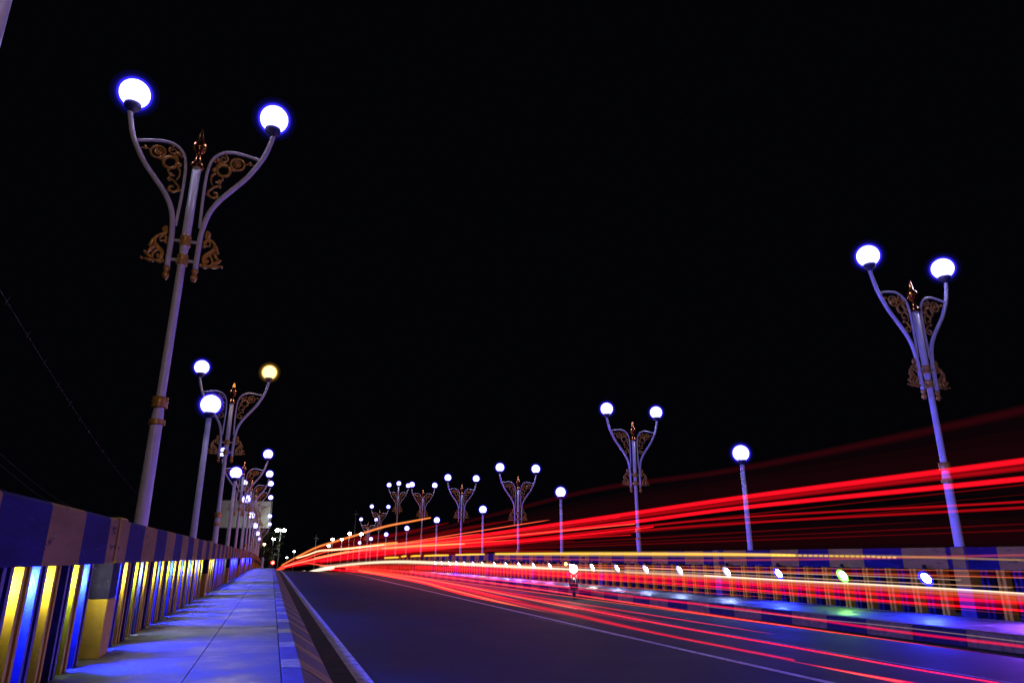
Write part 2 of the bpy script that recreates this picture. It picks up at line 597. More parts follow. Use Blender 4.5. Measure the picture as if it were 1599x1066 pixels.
for key, c in FL.items():
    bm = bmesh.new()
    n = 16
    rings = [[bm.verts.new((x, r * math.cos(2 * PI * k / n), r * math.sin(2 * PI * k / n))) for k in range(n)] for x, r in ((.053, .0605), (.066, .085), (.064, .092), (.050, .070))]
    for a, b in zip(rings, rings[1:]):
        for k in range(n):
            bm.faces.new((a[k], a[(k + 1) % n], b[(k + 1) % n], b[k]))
    me = bpy.data.meshes.new('diffuser_ring')  # coloured glow round the lens, added as an emissive ring
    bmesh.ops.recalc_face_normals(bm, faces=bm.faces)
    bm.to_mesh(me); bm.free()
    me.materials.append(emit('diffuser_' + key.replace(' ', '_'), c, 1.3))  # material of the added glow ring round the lens
    flens_glow['right_' + key] = me
def flood(x, y, z, face, colour, label, group, tilt=25):
    t = thing('flood_light', label, 'flood light', (x, y, z + dip(y)), 0, group)
    t.rotation_euler = (0, math.radians(tilt), 0 if face > 0 else PI)
    h = bpy.data.objects.new('housing', fh); COL.objects.link(h); h.parent = t
    l = bpy.data.objects.new('lens', flens[colour]); COL.objects.link(l); l.parent = t
    if colour in flens_glow:
        q = bpy.data.objects.new('diffuser_ring', flens_glow[colour]); COL.objects.link(q); q.parent = t  # added glow round the lens, no part of the flood light
    return t
ORD = ['first', 'second', 'third', 'fourth', 'fifth', 'sixth', 'seventh', 'eighth', 'ninth', 'tenth', 'eleventh', 'twelfth', 'thirteenth', 'fourteenth', 'fifteenth', 'sixteenth', 'seventeenth', 'eighteenth', 'nineteenth', 'twentieth', 'twenty-first', 'twenty-second', 'twenty-third', 'twenty-fourth', 'twenty-fifth', 'twenty-sixth']
right_cols = ['violet', 'violet', 'violet', 'blue', 'green', 'blue', 'white blue', 'white blue', 'white blue', 'white blue', 'white', 'white blue', 'pink', 'pink', 'violet', 'white blue', 'pink', 'white', 'violet', 'white blue', 'blue', 'white', 'pink', 'white blue']
spot_names = {3: 'blue flood light burning under the right railing below the nearest right lamp post', 4: 'green flood light burning under the right railing', 5: 'blue flood light under the right railing, next beyond the green one', 6: 'pale flood light under the right railing below the near single globe post', 7: 'pale flood light under the right railing, two beyond the near single globe post'}
for i, c in enumerate(right_cols):
    y = 4.02 + 2.16 * i
    lab = spot_names.get(i, f'{c} flood light under the right railing, {ORD[i]} from the right picture edge')
    y = -.83 + .3 * round((y + .83) / .3)
    if any(abs(y - p) < .3 for p in RP):
        y += .6
    fl = flood(11.985, y, .40, -1, 'right_' + c, lab, 'flood lights under the right railing', 26)
    fl.scale = (1.7, 1.7, 1.7)
left_cols = ['blue', 'green', 'blue', 'blue', 'blue', 'blue', 'white blue', 'blue', 'blue', 'blue', 'blue', 'blue', 'violet', 'blue', 'white blue', 'blue', 'blue']
ORD += [a + ' ' + b if False else a + '-' + b for a in ('twenty', 'thirty', 'forty', 'fifty') for b in ('first', 'second', 'third', 'fourth', 'fifth', 'sixth', 'seventh', 'eighth', 'ninth')][6:]
def left_flood(y, c, lab):
    if any(abs(y - p) < .3 for p in LP):
        return
    flood(-1.425, y, .60, 1, c, lab, 'flood lights among the left balusters', 3)
for i in range(44):          # one in every second gap in front of a dark baluster
    c = left_cols[i % len(left_cols)]
    left_flood(-2.39 + .6 * round((1.5 + 1.2 * i + 2.39) / .6), c, f'{c} flood light among the left balusters, {ORD[i]} from the camera')
for i in range(30):          # small white ones in front of the yellow balusters
    left_flood(-2.69 + 6 * .6 + .6 * i, 'warm white' if i % 4 else 'lime', f'small {"warm white" if i % 4 else "lime green"} flood light before a yellow left baluster, {ORD[i]} from the camera')

# ---------------------------------------------------------------- street lamps
Y0 = 10.65
FT = 7.39          # finial height of the surveyed lamp
XL = -1.72
def onlamp(px, py):
    p = on_y(px, py, Y0)
    return (abs(p.x - XL), 0, p.z - FT)
arm_pts = [(1.075, 7.46), (1.035, 7.28), (.985, 7.09), (.92, 6.93), (.76, 6.63), (.56, 6.36), (.39, 6.13), (.265, 5.87), (.205, 5.53), (.198, 5.25), (.195, 4.93)]
bar_pts = [(.925, 6.972), (.70, 7.02), (.48, 7.035), (.32, 6.98), (.21, 6.85), (.165, 6.66), (.152, 6.40), (.155, 6.05), (.17, 5.62)]
def spiral(c, r0, r1, a0, turns, n=18):
    return [(c[0] + (r0 + (r1 - r0) * i / n) * math.cos(a0 + turns * 2 * PI * i / n), 0, c[1] + (r0 + (r1 - r0) * i / n) * math.sin(a0 + turns * 2 * PI * i / n)) for i in range(n + 1)]
def mirror(pts, sx):
    return [(p[0] * sx, p[1], p[2]) for p in pts]
def c3(x, y):   # filigree survey
    return onlamp(190 + x / 9.69, 200 + y / 9.69)
def c2(x, y):
    return onlamp(200 + x / 8.88, 330 + y / 8.88)
def filigree_bm(sx, q=1.0):
    bm = bmesh.new()
    P = lambda *l: mirror(smooth_path([c3(*a) for a in l], 4), sx)
    def ring(x, y, r, w, n=18):
        cx_, _, cz_ = c3(x, y)
        tube(bm, [(sx * (cx_ + r * math.cos(2 * PI * i / n)), 0, cz_ + r * math.sin(2 * PI * i / n)) for i in range(n)], w, 6, closed=True)
        return cx_, cz_
    tube(bm, P((235, 300), (300, 295), (360, 285), (420, 320)), [.010] * 13, 5)
    a = c3(360, 285); ball(bm, (sx * a[0], 0, a[2]), .030, 8, 6)
    cx1, cz1 = ring(550, 360, .105, .019)
    ring(560, 355, .058, .010, 12)
    for k in range(6):
        an = k * PI / 3
        tube(bm, [(sx * cx1, 0, cz1), (sx * (cx1 + .05 * math.cos(an)), 0, cz1 + .05 * math.sin(an))], [.008, .014], 5)
    ball(bm, (sx * cx1, 0, cz1), .020, 8, 6)
    ring(735, 520, .100, .026)
    tube(bm, P((560, 460), (650, 470), (700, 425), (760, 420)), .016, 6)
    cu = c3(785, 345)
    tube(bm, mirror(spiral((cu[0], cu[2]), .068, .022, 1.0, -1.15), sx), [.016 - .006 * i / 18 for i in range(19)], 6)
    for x, y, r in ((865, 390, .034), (905, 425, .022), (875, 555, .036), (740, 700, .034), (715, 768, .030), (780, 270, .022)):
        a = c3(x, y); ball(bm, (sx * a[0], 0, a[2]), r, 8, 6)
    tube(bm, P((790, 400), (830, 430), (850, 480), (870, 560)), .017, 6)
    tube(bm, P((840, 590), (880, 650), (870, 730), (830, 780)), [.020] * 5 + [.014] * 4 + [.009] * 4, 6)
    tube(bm, P((740, 610), (700, 650), (740, 700), (800, 720)), .015, 6)
    tube(bm, P((715, 770), (780, 790), (830, 850), (860, 900), (830, 950), (760, 960), (710, 920), (740, 880), (780, 890)), .018, 6)
    tube(bm, P((690, 935), (740, 955), (830, 955), (915, 930)), .012, 5)
    return bm
def scroll_bm(sx):
    bm = bmesh.new()
    P = lambda *l: mirror(smooth_path([c2(*a) for a in l], 4), sx)
    def leaf(*l):
        p = P(*l)
        n = len(p)
        tube(bm, p, [.006 + .022 * math.sin(PI * min(1, .12 + i / n)) for i in range(n)], 6)
    tube(bm, P((1105, 300), (1085, 340), (1090, 380), (1130, 400), (1185, 440), (1200, 490), (1160, 550), (1080, 600), (1040, 640)), .022, 6)
    tube(bm, P((1100, 480), (1060, 470), (1060, 420), (1110, 410), (1140, 450), (1120, 490)), .016, 6)
    tube(bm, P((1040, 640), (1045, 720), (1100, 760), (1160, 740), (1160, 660), (1110, 620), (1060, 650), (1060, 700), (1100, 710)), .021, 6)
    leaf((1180, 470), (1220, 500), (1235, 560), (1250, 580))
    leaf((1150, 560), (1200, 600), (1230, 660), (1280, 680))
    leaf((1160, 740), (1210, 720), (1260, 700), (1275, 690))
    leaf((1120, 765), (1180, 775), (1240, 770), (1300, 770))
    leaf((1010, 750), (1040, 760), (1090, 770), (1140, 770))
    leaf((1090, 380), (1120, 350), (1130, 310), (1100, 290))
    leaf((1080, 600), (1130, 590), (1190, 560), (1215, 545))
    for x, y, r in ((1105, 298, .03), (1055, 490, .026), (1075, 425, .024), (1095, 690, .03), (1010, 745, .03), (1298, 770, .022), (1245, 580, .024), (1275, 685, .024)):
        a = c2(x, y); ball(bm, (sx * a[0], 0, a[2]), r, 8, 6)
    return bm
me_cache = {}
def cached(key, fn, mat, smooth=True):
    if key not in me_cache:
        bm = fn()
        bmesh.ops.recalc_face_normals(bm, faces=bm.faces)
        if smooth:
            for f in bm.faces:
                f.smooth = True
        me = bpy.data.meshes.new(key)
        bm.to_mesh(me); bm.free()
        me.materials.append(mat)
        me_cache[key] = me
    return me_cache[key]
def bm_of(fn):
    def f():
        bm = bmesh.new()
        fn(bm)
        return bm
    return f
def put(name, me, parent, loc=(0, 0, 0)):
    o = bpy.data.objects.new(name, me)
    COL.objects.link(o)
    o.parent = parent
    o.location = loc
    return o
GR = .225
def globe_part(parent, loc, warm=False, r=GR, power=70):
    lod = 'n'
    g = put('globe', cached('globe_warm' if warm else 'globe', bm_of(lambda b: bmesh.ops.create_icosphere(b, subdivisions=3, radius=GR)), M['globe_warm' if warm else 'globe']), parent, loc)
    if warm:
        g['label'] = 'warm orange glowing globe'
    put('globe_bloom', cached('bloom_warm' if warm else 'bloom', bm_of(lambda b: bmesh.ops.create_icosphere(b, subdivisions=3, radius=GR * 1.2)), M['halo_warm' if warm else 'halo']), g)  # added light bloom in three nested volumes, no part of the lamp
    put('middle_bloom', cached('bloom1_warm' if warm else 'bloom1', bm_of(lambda b: bmesh.ops.create_icosphere(b, subdivisions=3, radius=GR * 1.36)), M['halo1_warm' if warm else 'halo1']), g)
    put('outer_bloom', cached('bloom2_warm' if warm else 'bloom2', bm_of(lambda b: bmesh.ops.create_icosphere(b, subdivisions=3, radius=GR * 1.62)), M['halo2_warm' if warm else 'halo2']), g)
    ld = bpy.data.lights.new('globe_bulb', 'POINT')
    ld.energy = power
    ld.color = (1.0, .6, .2) if warm else (.56, .53, 1.0)
    ld.shadow_soft_size = .15
    lo = bpy.data.objects.new('globe_bulb', ld)
    COL.objects.link(lo)
    lo.parent = g
    put('globe_collar', cached('collar', bm_of(lambda b: lathe(b, [(.045, -.34), (.06, -.30), (.115, -.265), (.125, -.235), (.125, -.195), (.10, -.185)], sides=16)), M['collar']), g)
    return g
def round_tube(pts, r):
    return bm_of(lambda b: tube(b, pts, r, 10))
def double_lamp(x, y, zbase, ztip, label, group, warm_right=False, top_globe=False, power=70, ring_up=0.0):
    t = thing('double_street_lamp', label, 'street lamp', (x, y, zbase), 0, group)
    H = ztip - zbase
    # pole of its own length, thicker below the lower gold rings
    bm = bmesh.new()
    zr = H - 4.72 + ring_up
    lathe(bm, [(.15, 0), (.15, .05), (.10, .09), (.092, .2), (.080, zr), (.062, zr + .12), (.058, H - 2.2), (.066, H - 2.15), (.066, H - .72)], sides=20)
    obj('pole', bm, M['white'], t, smooth=True)
    tr = lambda f: (0, 0, H)
    at = (0, 0, H)
    for s in (1, -1):
        put('arm', cached(f'arm{s}', round_tube(mirror(smooth_path([(p[0], 0, p[1] - FT) for p in arm_pts], 4), s), .040), M['white']), t, at)
        put('frame_bar', cached(f'bar{s}', round_tube(mirror(smooth_path([(p[0], 0, p[1] - FT) for p in bar_pts], 4), s), .023), M['white']), t, at)
        put('filigree', cached(f'filigree{s}', lambda: filigree_bm(s), M['gold']), t, at)
        put('scroll_ornament', cached(f'scroll{s}', lambda: scroll_bm(s), M['gold']), t, at)
        put('arm_pendant', cached(f'pend{s}', bm_of(lambda b: lathe(b, [(.03, -2.46), (.048, -2.47), (.050, -2.50), (.034, -2.53), (.03, -2.545), (.05, -2.58), (.052, -2.61), (.036, -2.65), (.01, -2.67)], (s * .195, 0, 0), 12)), M['gold']), t, at)
        for z in (5.37, 5.05):
            put('link_bar', cached(f'link{s}{z}', bm_of(lambda b: tube(b, [(s * .06, 0, z - FT), (s * .2, 0, z - FT)], .026, 8)), M['white']), t, at)
        globe_part(t, (s * 1.056, 0, H + 7.80 - FT), (warm_right and s > 0) or power > 100, power=power)
    for z0, z1, r in ((4.975, 5.137, .082), (5.283, 5.457, .082)):
        put('gold_ring', cached(f'ring{z0}', bm_of(lambda b: lathe(b, [(r * .8, z0 - FT), (r, z0 - FT + .005), (r, z0 - FT + .04), (r * .94, z0 - FT + .05), (r * .94, z1 - FT - .05), (r, z1 - FT - .04), (r, z1 - FT - .005), (r * .8, z1 - FT)], sides=18)), M['gold']), t, at)
    for z0, z1 in ((2.765, 2.93), (2.52, 2.605)):
        put('gold_collar', cached(f'gcol{z0}', bm_of(lambda b: lathe(b, [(.07, z0 - FT), (.108, z0 - FT + .005), (.115, z0 - FT + .02), (.10, z0 - FT + (z1 - z0) * .4), (.115, z0 - FT + (z1 - z0) * .55), (.102, z0 - FT + (z1 - z0) * .7), (.112, z1 - FT - .01), (.07, z1 - FT)], sides=18)), M['gold']), t, (0, 0, H + ring_up))
    if top_globe:
        globe_part(t, (0, 0, H + .62))
        put('neck', cached('neck', bm_of(lambda b: lathe(b, [(.066, -.73), (.05, .35)], sides=14)), M['white']), t, at)
    else:
        put('finial', cached('finial', bm_of(lambda b: lathe(b, [(.07, -.74), (.106, -.725), (.110, -.70), (.085, -.67), (.055, -.61), (.036, -.545), (.042, -.52), (.036, -.50), (.065, -.465), (.098, -.42), (.112, -.365), (.105, -.315), (.075, -.265), (.045, -.235), (.036, -.16), (.02, -.04), (.006, 0)], sides=20)), M['finial']), t, at)
    return t
def single_lamp(x, y, zbase, zglobe, label, group):
    t = thing('single_street_lamp', label, 'street lamp', (x, y, zbase), 0, group)
    H = zglobe - zbase
    bm = bmesh.new()
    lathe(bm, [(.13, 0), (.13, .04), (.085, .07), (.078, .2), (.06, H - .33)], sides=18)
    obj('pole', bm, M['white'], t, smooth=True)
    g = globe_part(t, (0, 0, H))
    return t
XR = 12.55
GD = 'double globe lamps along the bridge'
GS = 'single globe lamps along the bridge'
zl = lambda y: -.012 + dip(y)
zr_ = lambda y: -.292 + dip(y)
left_d = [(10.65, 7.39, 'tallest nearest lamp post with two blue-white globes, above the left railing'),
          (23.85, 6.30, 'lamp post on the left whose right globe glows warm orange'),
          (37.0, 5.32, 'double globe lamp in the left row, first beyond the orange one'),
          (50.2, 5.75, 'double globe lamp in the left row, second beyond the orange one'),
          (63.3, 6.35, 'double globe lamp in the left row, third beyond the orange one'),
          (76.5, 6.2, 'double globe lamp in the left row, fourth beyond the orange one'),
          (89.5, 5.0, 'double globe lamp in the left row, last but one before the tree'),
          (102.5, 4.6, 'double globe lamp in the left row, last before the tree')]
for i, (y, z, lab) in enumerate(left_d):
    double_lamp(XL, y, zl(y), z, lab, GD, warm_right=(i == 1), ring_up=(0 if i == 0 else .25))
left_s = [(3.76, 4.2, 'single lamp post cut off at the top left picture corner'), (17.42, 4.21, 'near single globe lamp on the left, between the tallest lamp and the orange one'),
          (30.6, 4.05, 'single globe lamp on the left, just beyond the orange lamp'), (43.6, 3.95, 'single globe lamp on the left, second beyond the orange lamp'),
          (56.8, 3.75, 'single globe lamp on the left, third beyond the orange lamp'), (70, 3.5, 'single globe lamp on the left, fourth beyond the orange lamp'),
          (83, 3.2, 'single globe lamp on the left, fifth beyond the orange lamp'), (96, 2.9, 'single globe lamp on the left, last before the tree')]
for y, z, lab in left_s:
    single_lamp(XL, y, zl(y), z, lab, GS)
right_d = [(10.27, 6.48, 'nearest double globe lamp on the right, leaning at the picture edge', 0), (22.95, 5.68, 'second double globe lamp from the right picture edge, beside the near single globe', 0),
           (36.3, 5.05, 'lowest double globe lamp of the right row, third from the picture edge', 0), (48.7, 5.78, 'fourth double globe lamp from the right picture edge', 0),
           (62.8, 6.61, 'fifth double globe lamp from the right picture edge, left globe touching its neighbour', 0), (76.6, 7.86, 'lamp of the right row with three globes, one on its top', 1),
           (90.3, 6.46, 'seventh double globe lamp from the right picture edge, dim and far', 0), (101.2, 5.4, 'farthest double globe lamp of the right row', 0)]
for y, z, lab, tg in right_d:
    double_lamp(XR, y, zr_(y), z, lab, GD, top_globe=bool(tg), ring_up=.53)
for k, (y, z) in enumerate(((16.62, 3.60), (30.2, 3.64), (43.2, 3.64), (56.7, 3.62), (70.3, 3.47), (83.9, 3.27), (97.3, 3.07), (110.5, 2.8))):
    names = ['nearest single globe lamp on the right, with a thick pole', 'second single globe lamp on the right', 'third single globe lamp on the right', 'fourth single globe lamp on the right', 'fifth single globe lamp on the right', 'sixth single globe lamp on the right', 'seventh single globe lamp on the right', 'farthest single globe lamp on the right']
    single_lamp(XR, y, zr_(y), z, names[k] + ' above the red trails', GS)
# the rows go on behind the camera: one more pair of each lights the near end
double_lamp(XL, -2.5, zl(0), 7.6, 'unseen, overbright double globe lamp of the left row behind the camera', GD, power=190)  # unseen; made warmer and brighter than its row to light the near poles
double_lamp(XR, -2.9, zr_(0), 7.0, 'double globe lamp of the right row standing behind the camera', GD, power=40)
single_lamp(XR, 3.7, zr_(0), 3.60, 'single globe lamp on the right beyond the picture edge', GS)

# ---------------------------------------------------------------- light trails over the road
TM = {}
def trail_mat(col, s):
    k = (col, s)
    if k not in TM:
        c = {'red': (1.0, .003, .011), 'hot': (1.0, .085, .035), 'orange': (1.0, .24, .05), 'amber': (1.0, .55, .03), 'white': (1.0, .78, .55), 'cream': (1.0, .62, .38), 'crimson': (1.0, .015, .06)}[col]
        TM[k] = glow(f'{col}_light', c, s)
    return TM[k]
YMAX = 112.0
def trail_pt(px, py, X):
    p = on_x(px, py, X) if px > 430 else None
    if p is None or p.y > YMAX or p.y < 0:
        p = on_y(px, py, YMAX)
    return p
def trail(label, cat, strands, X):
    t = thing('light_trail', label, cat, (X, 12, road_z(X, 12)), 0, 'light trails over the road')
    for st in strands:
        col, s, path = st[:3]
        xx = st[3] if len(st) > 3 else X
        pts, rs = [], []
        P = [trail_pt(a, b, xx) for a, b, r in path]
        D = [((p - cam.location).length) * r / FPX for p, (a, b, r) in zip(P, path)]
        sp = smooth_path(P, 6)
        for i in range(len(sp)):
            q = i / 6
            j = min(int(q), len(D) - 2)
            pts.append(sp[i]); rs.append(.64 * (D[j] + (D[j + 1] - D[j]) * (q - j)))
        if path[0][0] >= 1700:       # the trail goes on straight past the camera
            d = (P[0] - P[1]).normalized()
            pts.insert(0, P[0] + d * ((P[0].y + 9) / max(.2, -d.y)))
            rs.insert(0, rs[0])
        bm = bmesh.new()
        off = t.location
        for k in (1.25, .85, .45):     # denser towards the middle
            tube(bm, [p - off for p in pts], [r * k for r in rs], 8)
        obj('streak', bm, trail_mat(col, s * .45), t, smooth=True)
    return t
TC = 'light trail'
trail('highest pair of bright red tail light trails rising to the right edge', TC, [
    ('red', 1.25, [(1720, 699, 5.2), (1599, 719, 5), (1160, 776, 4.2), (960, 805, 3.6), (760, 834, 3), (640, 851, 2.6), (540, 862, 2.2), (470, 876, 2), (436, 886, 1.5)]),
    ('red', .3, [(1720, 711, 5), (1599, 730, 5), (1160, 783, 4), (760, 838, 3.5), (640, 853, 2.5), (540, 865, 2), (440, 886, 1.5)]),
    ('red', 1.4, [(1720, 730, 4.8), (1599, 747, 4.4), (1160, 792, 3.6), (960, 818, 3.2), (760, 842, 2.8), (640, 857, 2.4), (540, 868, 2), (440, 886, 1.5)])], 5.0)
trail('thin dim red pair of trails just under the highest bright pair', TC, [
    ('red', .35, [(1720, 772, 2.2), (1599, 783, 2), (1160, 807, 1.8), (960, 826, 1.8), (760, 848, 1.8), (640, 859, 1.6), (500, 876, 1.5)]),
    ('red', .30, [(1720, 782, 3), (1599, 792, 2.5), (1160, 816, 2.2), (960, 832, 2.2), (760, 853, 2), (640, 862, 1.8), (500, 878, 1.5)]),
    ('red', 1.2, [(1020, 822, 1.2), (960, 829, 1.6), (760, 850, 2), (640, 860, 2), (500, 876, 1.5)])], 5.6)
trail('faint dark red trail highest over the right row of lamps', TC, [
    ('crimson', .016, [(1720, 600, 9), (1599, 640, 9), (1142, 734, 6), (920, 766, 5), (760, 806, 4), (660, 830, 3), (540, 852, 3), (450, 880, 2)]),
    ('crimson', .0055, [(1720, 700, 62), (1599, 710, 58), (1142, 768, 32), (920, 800, 26), (760, 828, 18), (660, 846, 12), (540, 862, 8), (450, 882, 3)]),
    ('crimson', .006, [(1720, 830, 36), (1599, 832, 36), (1142, 845, 26), (920, 852, 20), (760, 858, 12), (660, 866, 9), (540, 872, 6), (450, 884, 2)])], 6.4)
trail('orange trail arching highest from the far end and ending at a lamp post', TC, [
    ('orange', 1.0, [(672, 808, 1.4), (640, 814, 2), (600, 822, 2.2), (560, 834, 2.2), (520, 846, 2.2), (490, 856, 2), (462, 870, 1.6), (440, 882, 1.2)])], 4.2)
rt = random.Random(3)
fan = []
for k in range(17):
    v = k / 16 + rt.uniform(-.02, .02)
    x1 = rt.uniform(690, 1000)
    yy = lambda x: (858 - v * 12) - (x - 560) * (.155 * (1 - v) - .0) + (v * 14)
    w = rt.uniform(.8, 1.7)
    pth = [(x1, yy(x1), w * .08), (x1 - 60, yy(x1 - 60), w)]
    for x in (640, 590, 540, 500, 468, 444):
        if x < x1 - 70:
            f = (x - 438) / (560 - 438)
            y = yy(x) if x > 560 else 887 + (yy(560) - 887) * f ** .8
            pth.append((x, y, w * (.6 + .4 * min(1, f))))
    fan.append((rt.choice(('red', 'red', 'red', 'red', 'hot')), rt.choice((.1, .2, .4, 1.1)), pth))
trail('wide red sheaf of trails fanning out from the far end', TC, fan + [
    ('red', .09, [(800, 812, 1), (720, 826, 4), (640, 842, 6), (580, 850, 6), (530, 855, 5), (490, 865, 4), (455, 879, 3)]),
    ('red', .09, [(860, 838, 1), (760, 846, 4), (660, 858, 6), (590, 866, 6), (530, 868, 5), (480, 876, 4), (445, 885, 2)]),
    ('red', .09, [(760, 862, 2), (690, 864, 5), (620, 868, 5), (560, 872, 4), (500, 878, 3), (445, 886, 2)]),
    ('red', .09, [(700, 816, 1), (620, 834, 4), (560, 842, 5), (510, 852, 5), (470, 868, 4), (440, 884, 2)]),
    ('hot', .9, [(655, 846, 1.2), (590, 851, 1.5), (540, 856, 1.6), (505, 862, 1.4), (470, 874, 1.2), (438, 886, 1)])], 7.0)
trail('orange-white wavy trail through the middle of the red sheaf', TC, [
    ('orange', 1.2, [(620, 847, 2), (590, 850, 2.4), (545, 856, 2.4), (520, 858, 2.2), (497, 860, 2), (480, 866, 2), (463, 871, 1.4)]),
    ('white', 1.0, [(600, 850, 1), (545, 856, 1.6), (520, 858, 1.6), (497, 860, 1.4), (480, 866, 1.2), (463, 871, 1)]),
    ('orange', 1.1, [(545, 860, 1), (520, 865, 1.8), (505, 868, 1.6), (491, 871, 1.2)])], 5.0)
trail('short orange trail ending in mid air left of the dashed amber one', TC, [
    ('orange', 1.0, [(725, 848.5, 1.2), (690, 850, 1.8), (650, 852, 2), (615, 854.5, 1.8), (596, 856, 1.2)]),
    ('hot', .8, [(725, 849, 2.2), (690, 850.5, 2.8), (650, 852.5, 2.8), (600, 856, 2)])], 6.0)
dash = [(601, 622, 870), (627, 634, 868), (642, 656, 867.4), (663, 700, 866.6), (712, 756, 865.2)]
trail('dashed amber trail of a turn signal along the railing top', TC,
      [('amber', 1.1, [(b, y - .3, 1.6), ((a + b) / 2, y, 2.0), (a, y + .6, 1.6)]) for a, b, y in dash] +
      [('amber', .75, [(1240, 866.5, 2.4), (1180, 865.5, 2.8), (1060, 864.5, 3.0), (900, 864, 2.8), (774, 864.2, 2.2)]),
       ('amber', .22, [(1600, 874, 1.6), (1400, 868.5, 2.4), (1240, 867, 3), (1180, 866, 4), (1060, 865, 5), (900, 864.5, 5), (774, 865, 3)]),
       ('hot', .22, [(1720, 866, 2), (1599, 866, 2), (1240, 873, 2.2), (1000, 874, 2), (774, 871, 2)])] +
      [('amber', .55, [(1206 + 8.2 * k + 4.2, 866 + .0205 * 8.2 * k * (.8 if k < 20 else 1), 2.0), (1206 + 8.2 * k, 866 + .0205 * 8.2 * k * (.8 if k < 20 else 1), 2.0)]) for k in range(24)], 6.2)
trail('thick blazing white headlight trail thinning into cream lines to the right', TC, [
    ('white', .8, [(960, 891, .6), (880, 888, 1.8), (800, 884.2, 3.0), (695, 879, 3.3), (620, 876.5, 3.0), (569, 879, 2.4), (530, 883, 2.0), (505, 887, 1.8)]),
    ('cream', .25, [(1240, 906, .8), (1100, 898, 1.8), (976, 891.5, 3), (880, 887, 3.6), (800, 884, 4.6), (695, 879, 4.4), (569, 878, 3), (500, 884, 2)]),
    ('cream', .4, [(1720, 939, 3), (1599, 928, 3), (1400, 915, 3), (1240, 907, 2.6), (1100, 899.5, 2.4), (976, 893, 2)]),
    ('white', .9, [(1720, 936, 1.2), (1599, 926, 1.2), (1400, 914, 1.2), (1240, 906, 1.2), (1100, 898, 1.2)]),
    ('orange', .22, [(1720, 948, 5), (1599, 935, 5), (1400, 920, 4.5), (1240, 911, 4), (976, 896, 3), (800, 888, 3)]),
    ('cream', .4, [(1500, 905, .7), (1300, 897, .9), (1160, 892.5, 1), (976, 885, 1)]),
    ('cream', .35, [(1580, 917, .7), (1300, 904, .9), (1160, 897, 1), (976, 889, 1)])], 6.8)
trail('two red trails in front of the right balusters under the white one', TC, [
    ('red', 1.0, [(1720, 952, 2.2), (1599, 941, 2), (1400, 929, 1.9), (1240, 917, 1.8), (1100, 907, 1.7), (976, 899, 1.6), (800, 890, 1.6), (650, 884, 1.4)]),
    ('red', 1.1, [(1720, 965, 2.2), (1599, 953, 2), (1400, 939, 1.9), (1240, 926, 1.8), (1100, 914, 1.7), (976, 905, 1.6), (800, 893, 1.6), (650, 886, 1.4)]),
    ('red', .22, [(1720, 944, 12), (1400, 925, 11), (1100, 905, 9), (900, 896, 8), (760, 890, 8), (620, 884, 5), (520, 884, 3)]),
    ('red', .30, [(980, 905, 4), (900, 900, 5), (760, 893, 6), (620, 886, 5), (520, 885, 3)])], 7.6)
trail('salmon red trail hugging the foot of the right kerb', TC, [
    ('hot', .5, [(1720, 1051, 1.8), (1599, 1031, 1.7), (1400, 1001, 1.7), (1160, 967, 1.6), (960, 937, 1.5), (800, 914, 1.5), (640, 893, 1.4)]),
    ('red', .4, [(1720, 1051, 3), (1599, 1031, 2.8), (1160, 967, 2.4), (960, 937, 2), (800, 914, 1.8), (640, 893, 1.6)]),
    ('red', .55, [(1720, 1026, 3), (1599, 1009, 2.6), (1400, 985, 2.4), (1160, 951, 2), (960, 927, 1.6), (800, 907, 1.5), (640, 890, 1.4)])], 9.4)
def low(xs):
    return xs
trail('lowest and brightest red trail sweeping across the near road', TC, [
    ('red', 1.5, [(1560, 1092, 5), (1410, 1066, 4.4), (1240, 1036, 4), (1160, 1022, 3.8), (1028, 997, 3.6), (900, 968, 3.4), (800, 946, 3.2), (700, 920, 3), (640, 905, 2.6), (560, 892, 2), (500, 888, 1.6)]),
    ('orange', .6, [(1410, 1064, .8), (1240, 1034, 1), (1028, 995, 1.2), (900, 966, 1.6), (800, 944, 1.7), (700, 919, 1.6), (640, 904, 1.4), (560, 891, 1.2)]),
    ('red', .5, [(1240, 1030, 2), (1028, 989, 3), (900, 960, 3.4), (800, 939, 3.4), (700, 915, 3), (640, 903, 2.4), (560, 891, 2)])], 5.7)
trail('sheaf of thin red trails between the lowest trail and the kerb', TC, [
    ('red', 1.1, [(1158, 1010, .8), (1040, 987, 1.6), (900, 957, 1.8), (800, 936, 2), (700, 913, 2), (640, 902, 1.8), (540, 889, 1.4)]),
    ('orange', .5, [(900, 950, 1), (800, 930, 1.2), (700, 910, 1.4), (640, 900, 1.3), (560, 890, 1.2)]),
    ('red', 1.0, [(1720, 1100, 1.6), (1599, 1073, 1.6), (1400, 1039, 1.6), (1240, 1010, 1.6), (1040, 975, 1.4), (900, 948, 1.2), (760, 921, 1.2), (640, 899, 1.2)]),
    ('red', .12, [(1000, 970, 6), (900, 948, 8), (800, 926, 8), (700, 907, 7), (640, 897, 6), (560, 889, 3)]),
    ('red', .15, [(860, 928, 1), (800, 918, 3), (700, 902, 4), (640, 894, 4), (560, 888, 3)])], 6.6)
fan = []
for k in range(12):
    v = k / 11 + rt.uniform(-.03, .03)
    x1 = rt.uniform(760, 1250)
    sl = .045 + .155 * v
    y0 = 887 + 7 * v
    w = rt.uniform(.6, 1.4)
    fan.append((rt.choice(('red', 'red', 'red', 'hot')), rt.choice((.15, .3, .6)), [(x, y0 + sl * max(0, x - 585) if x > 600 else 886 + (y0 - 886) * (x - 500) / 100 + sl * max(0, x - 585), w * (.08 if x == x1 else 1)) for x in [x1] + [q for q in (1080, 960, 880, 800, 720, 650, 590, 540) if q < x1 - 30]]))
trail('many thin red trails spread over the far half of the road', TC, fan, 7.2)
fan = []
